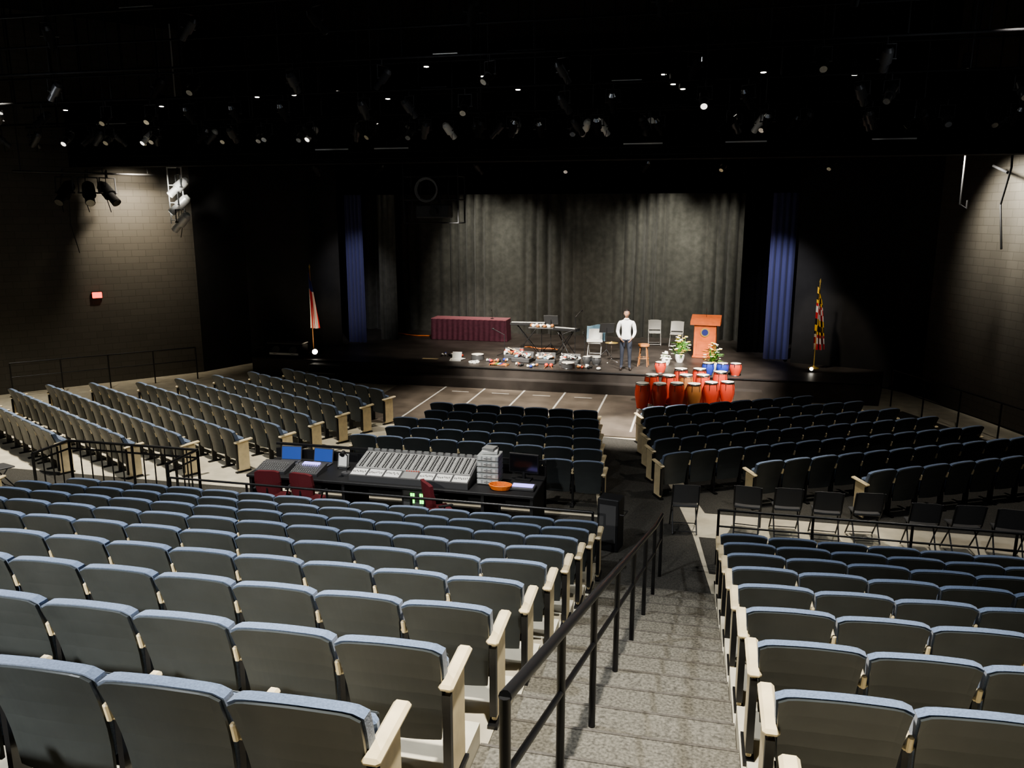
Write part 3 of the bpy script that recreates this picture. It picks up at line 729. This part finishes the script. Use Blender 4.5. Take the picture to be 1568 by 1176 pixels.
# ---------------- person
def person(loc,rz):
    e=empty('man_in_white_shirt',loc,rz)
    V=[];Ed=[];Rd=[]
    def v(p,r): V.append(p);Rd.append(r if isinstance(r,tuple) else (r,r)); return len(V)-1
    pel=v((0,0,.96),(.155,.12)); wa=v((0,-.01,1.10),(.158,.125)); ch=v((0,0,1.28),(.172,.125)); uc=v((0,.01,1.41),(.13,.095)); ne=v((0,.01,1.50),.058); nt=v((0,0,1.57),.054)
    for a,c in((pel,wa),(wa,ch),(ch,uc),(uc,ne),(ne,nt)): Ed.append((a,c))
    wr={}
    for s in(-1,1):
        W=(s*.17,-.17,.97)
        sh=v((s*.18,.01,1.41),.072); ma=v((s*.225,.02,1.28),.064); el=v((s*.25,.03,1.13),.056); fo=v((s*.225,-.07,1.05),.046); w=v(W,.033)
        for a,c in((uc,sh),(sh,ma),(ma,el),(el,fo),(fo,w)): Ed.append((a,c))
        hp=v((s*.095,0,.88),(.095,.10)); th=v((s*.105,-.005,.68),.082); kn=v((s*.11,-.01,.49),.060); ca_=v((s*.115,.015,.34),.057); an=v((s*.12,.015,.10),.044); to=v((s*.14,-.10,.045),(.045,.038)); tt=v((s*.15,-.16,.035),(.04,.03))
        for a,c in((pel,hp),(hp,th),(th,kn),(kn,ca_),(ca_,an),(an,to),(to,tt)): Ed.append((a,c))
        wr[s]=W
    def skin(name,V,Ed,Rd,root,sub=2):
        me=bpy.data.meshes.new(name); me.from_pydata(V,Ed,[]); o=inst(me,name)
        md=o.modifiers.new('s','SKIN'); md.use_smooth_shade=True; md.branch_smoothing=.6
        if not me.skin_vertices: me.skin_vertices.new()
        for i,d in enumerate(me.skin_vertices[0].data): d.radius=Rd[i]; d.use_root=(i==root)
        m2=o.modifiers.new('u','SUBSURF'); m2.levels=sub; m2.render_levels=sub
        dg=bpy.context.evaluated_depsgraph_get(); new=bpy.data.meshes.new_from_object(o.evaluated_get(dg)); bpy.data.objects.remove(o)
        return new
    me=skin('body',V,Ed,Rd,0,3)
    for k in('shirt','trous','skin','shoe'): me.materials.append(M[k])
    for p in me.polygons:
        c=p.center
        k=0
        if c.z>1.515: k=2
        elif c.z<.915: k=1
        if c.z<.085: k=3
        p.material_index=k; p.use_smooth=True
    inst(me,'body',(0,0,0),0,e)
    for s in(-1,1):
        W=Vector(wr[s]); V2=[];E2=[];R2=[]
        def a(p,r,par=None):
            V2.append(tuple(p));R2.append((r,r)); 
            if par is not None:E2.append((par,len(V2)-1))
            return len(V2)-1
        dn=Vector((-s*.45,-.6,-.66)).normalized(); inn=Vector((-s,0,.1)).normalized(); sd=dn.cross(inn).normalized()
        if sd.z<0: sd=-sd
        r0=a(W-dn*.03,.026); r1=a(W+dn*.02,.025,r0); pm=a(W+dn*.065,.030,r1)
        for i,(o,L) in enumerate(((.032,.068),(.011,.078),(-.011,.072),(-.031,.056))):
            k=a(W+dn*.11+sd*o,.0115,pm); k2=a(W+dn*(.11+L*.5)+sd*o*1.1+inn*.010,.0095,k); a(W+dn*(.11+L*.85)+sd*o*1.1+inn*.034,.008,k2)
        t=a(W+dn*.05+sd*.038+inn*.012,.013,pm); a(W+dn*.085+sd*.060+inn*.028,.010,t)
        m3=skin('hand',V2,E2,R2,0,1); m3.materials.append(M['skin'])
        inst(m3,'hand_%s'%('l' if s<0 else 'r'),(0,0,0),0,e)
    b=MB()
    c=Vector((0,-.015,1.665))
    def hd(u,w):
        t=u*2*math.pi; ph=math.pi*w
        x=.080*math.sin(ph)**.85*math.sin(t); y=-.098*math.sin(ph)**.9*math.cos(t); z=.118*math.cos(ph)
        if z<-.02: x*=1-.28*((-z-.02)/.1); y*=1-.12*((-z-.02)/.1)
        if y<0:
            for sx in(-.03,.03): 
                y+=.012*math.exp(-((x-sx)**2/.00025+(z-.008)**2/.00018))
            y-=.022*math.exp(-(x**2/.00016+(z+.02)**2/.0004))
            y-=.006*math.exp(-(x**2/.0006+(z+.058)**2/.00008))
        return c+Vector((x,y,z))
    b.grid(hd,40,30,'skin')
    for sx in(-.03,.03):
        b.ell(c+Vector((sx,-.083,.008)),(.012,.008,.006),'white',8,6); b.ell(c+Vector((sx,-.0895,.008)),(.005,.003,.005),'hair',6,4)
        b.ell(c+Vector((sx,-.094,.030)),(.017,.006,.004),'hair',8,5)
        b.ell(c+Vector((sx*2.7,.005,-.005)),(.010,.02,.032),'skin',8,6)
    b.ell(c+Vector((0,-.098,-.056)),(.022,.005,.006),'lips',8,5)
    def hr(u,w):
        t=u*2*math.pi
        k=min(1,max(0,(math.cos(t)-.1)/.35)); lim=.60*(1-k)+.32*k
        ph=math.pi*w*lim
        x=.088*math.sin(ph)**.85*math.sin(t); y=-.108*math.sin(ph)**.9*math.cos(t)+.006; z=.130*math.cos(ph)
        return c+Vector((x,y,z))
    b.grid(hr,40,12,'hair')
    b.obj('head',(0,0,0),0,e)
    b=MB(); b.lathe([(.07,1.485),(.078,1.495),(.066,1.525),(.06,1.525)],(0,.008,0),'shirt')
    b.obj('collar',(0,0,0),0,e)
    return e
person((-1.97,23.3,S+.005),.1)
# ---------------- lights
def spot(name,loc,tgt,p,ang=70,blend=.6,col=(1,.9,.75),r=.12):
    l=bpy.data.lights.new(name,'SPOT'); l.energy=p; l.spot_size=math.radians(ang); l.spot_blend=blend; l.color=col; l.shadow_soft_size=r
    o=bpy.data.objects.new(name,l); bpy.context.scene.collection.objects.link(o); o.location=loc
    o.rotation_euler=(Vector(tgt)-Vector(loc)).to_track_quat('-Z','Y').to_euler(); return o
cool=(.93,.96,1)
spot('house_light_1',(-4.5,5.6,8.4),(-4.5,6.2,0),1800,120,.9,cool)
spot('house_light_2',(-.3,3.0,8.4),(-.3,4.8,0),3400,66,.8,(1,.95,.85))
spot('house_light_3',(3.8,5.8,8.4),(3.8,6.5,0),800,110,.9,cool)
spot('house_light_4',(-9,6.4,8.4),(-9,7,0),1300,120,.9,cool)
spot('house_light_5',(-4.8,-2.2,6.6),(-4.4,2.6,2.6),4200,54,1,(1,.98,.92))
spot('house_light_7',(-11.2,13.2,8.4),(-11.2,14.5,0),3400,80,.9,(1,.93,.8))
spot('house_light_8',(-1.4,17.6,8),(-1.4,18.6,0),7500,24,.8,(1,.94,.87))
spot('house_light_9',(-5,12.0,8),(-5,12.3,0),1600,60,.8,(1,.94,.85))
spot('house_light_10',(4.5,14.0,8),(4.5,14.5,0),800,110,.9,(1,.93,.85))
spot('house_light_11',(-15.3,15.2,8),(-15.3,16,0),2400,80,.9,(1,.93,.8))
spot('house_light_12',(1.6,13.0,8),(1.6,13.2,0),1800,34,.9,(1,.93,.8))
# stage
spot('stage_spot_1',(-2.6,18.2,6.5),(-1.9,23.8,1.2),6500,28,.8,(1,.95,.87))
spot('stage_spot_2',(-6,18.2,6.5),(-5.2,24.2,.8),8500,34,.8,(1,.94,.84))
spot('stage_spot_3',(1.5,18.2,6.5),(.1,23.2,.9),9500,38,.8,(1,.93,.84))
spot('pit_spot',(-4.6,20.6,6.3),(-4.6,20.3,0),3000,75,.9,(1,.92,.82))
spot('podium_spot',(2.2,21.5,6.3),(.2,26.2,1.3),2600,26,.6,(1,.9,.78))
spot('table_spot',(-6.5,21.5,6.3),(-8,28,1.0),1700,30,.7,(1,.9,.84))
for x,p,a,tz in((-8.0,1500,50,2.9),(-6.5,1100,46,2.7),(-1.2,2100,50,3.0),(.5,1300,46,2.8),(-4.0,260,50,2.4),(-10.6,400,56,2.6),(-2.6,600,44,2.5)):
    spot('backdrop_light',(x,27.0,8),(x,29.8,tz),p,a,1,(1,.96,.85))
spot('stage_down',(-4.5,26.6,7.5),(-4.5,26.0,0),1700,100,.9,(1,.88,.74))
spot('left_wall_light',(-15.6,20.5,6.35),(-17.0,21.7,4.6),1000,95,1,(1,.89,.72))
spot('right_wall_light',(5.6,21.0,6.5),(7.5,21.7,4.8),1800,80,1,(1,.95,.84))
spot('ladder_fill',(-14.2,19.6,6.0),(-15.0,21.3,5.7),420,30,.8,(1,.97,.9))  # added spot, brightens the lighting ladder
spot('drape_fill_left',(-9.5,22,6.3),(-11.7,26.3,2.8),650,34,.9,(.95,.95,1))  # added fill spots, left and right, lift the too dark blue drapes
spot('drape_fill_right',(.2,22,6.3),(2.6,26.2,2.6),1500,34,.9,(.95,.95,1))
spot('flag_light',(1.6,22.5,6.2),(3.5,24.9,2.2),700,26,.5,(1,.9,.75))
spot('floor_spot_glow',(-11.85,23.0,S+.35),(-12.4,24.6,2),60,100,.9,(1,.85,.6))
for x in (-13,-4.5,3.5):
    l=bpy.data.lights.new('rig_fill_light','POINT'); l.energy=26; l.shadow_soft_size=.15; l.color=(.9,.95,1)  # added fill lamps that brighten the dark hanging fixtures
    o=bpy.data.objects.new('rig_fill_light',l); bpy.context.scene.collection.objects.link(o); o.location=(x,13.4,6.9)
w=bpy.data.worlds.new('world'); w.use_nodes=True; bpy.context.scene.world=w
w.node_tree.nodes['Background'].inputs[0].default_value=(.6,.65,.75,1); w.node_tree.nodes['Background'].inputs[1].default_value=.02
try: bpy.context.scene.view_settings.look='AgX - Medium High Contrast'
except Exception as ex: print(ex)
# ---------------- camera
cam=bpy.data.cameras.new('camera'); co=bpy.data.objects.new('camera',cam); bpy.context.scene.collection.objects.link(co)
cam.sensor_width=36; cam.lens=36*1230/1568; cam.clip_end=200; cam.clip_start=.02
co.location=(0,0,CAMZ); co.rotation_euler=(math.radians(90-12),0,math.radians(13))
bpy.context.scene.camera=co
print('DONE')
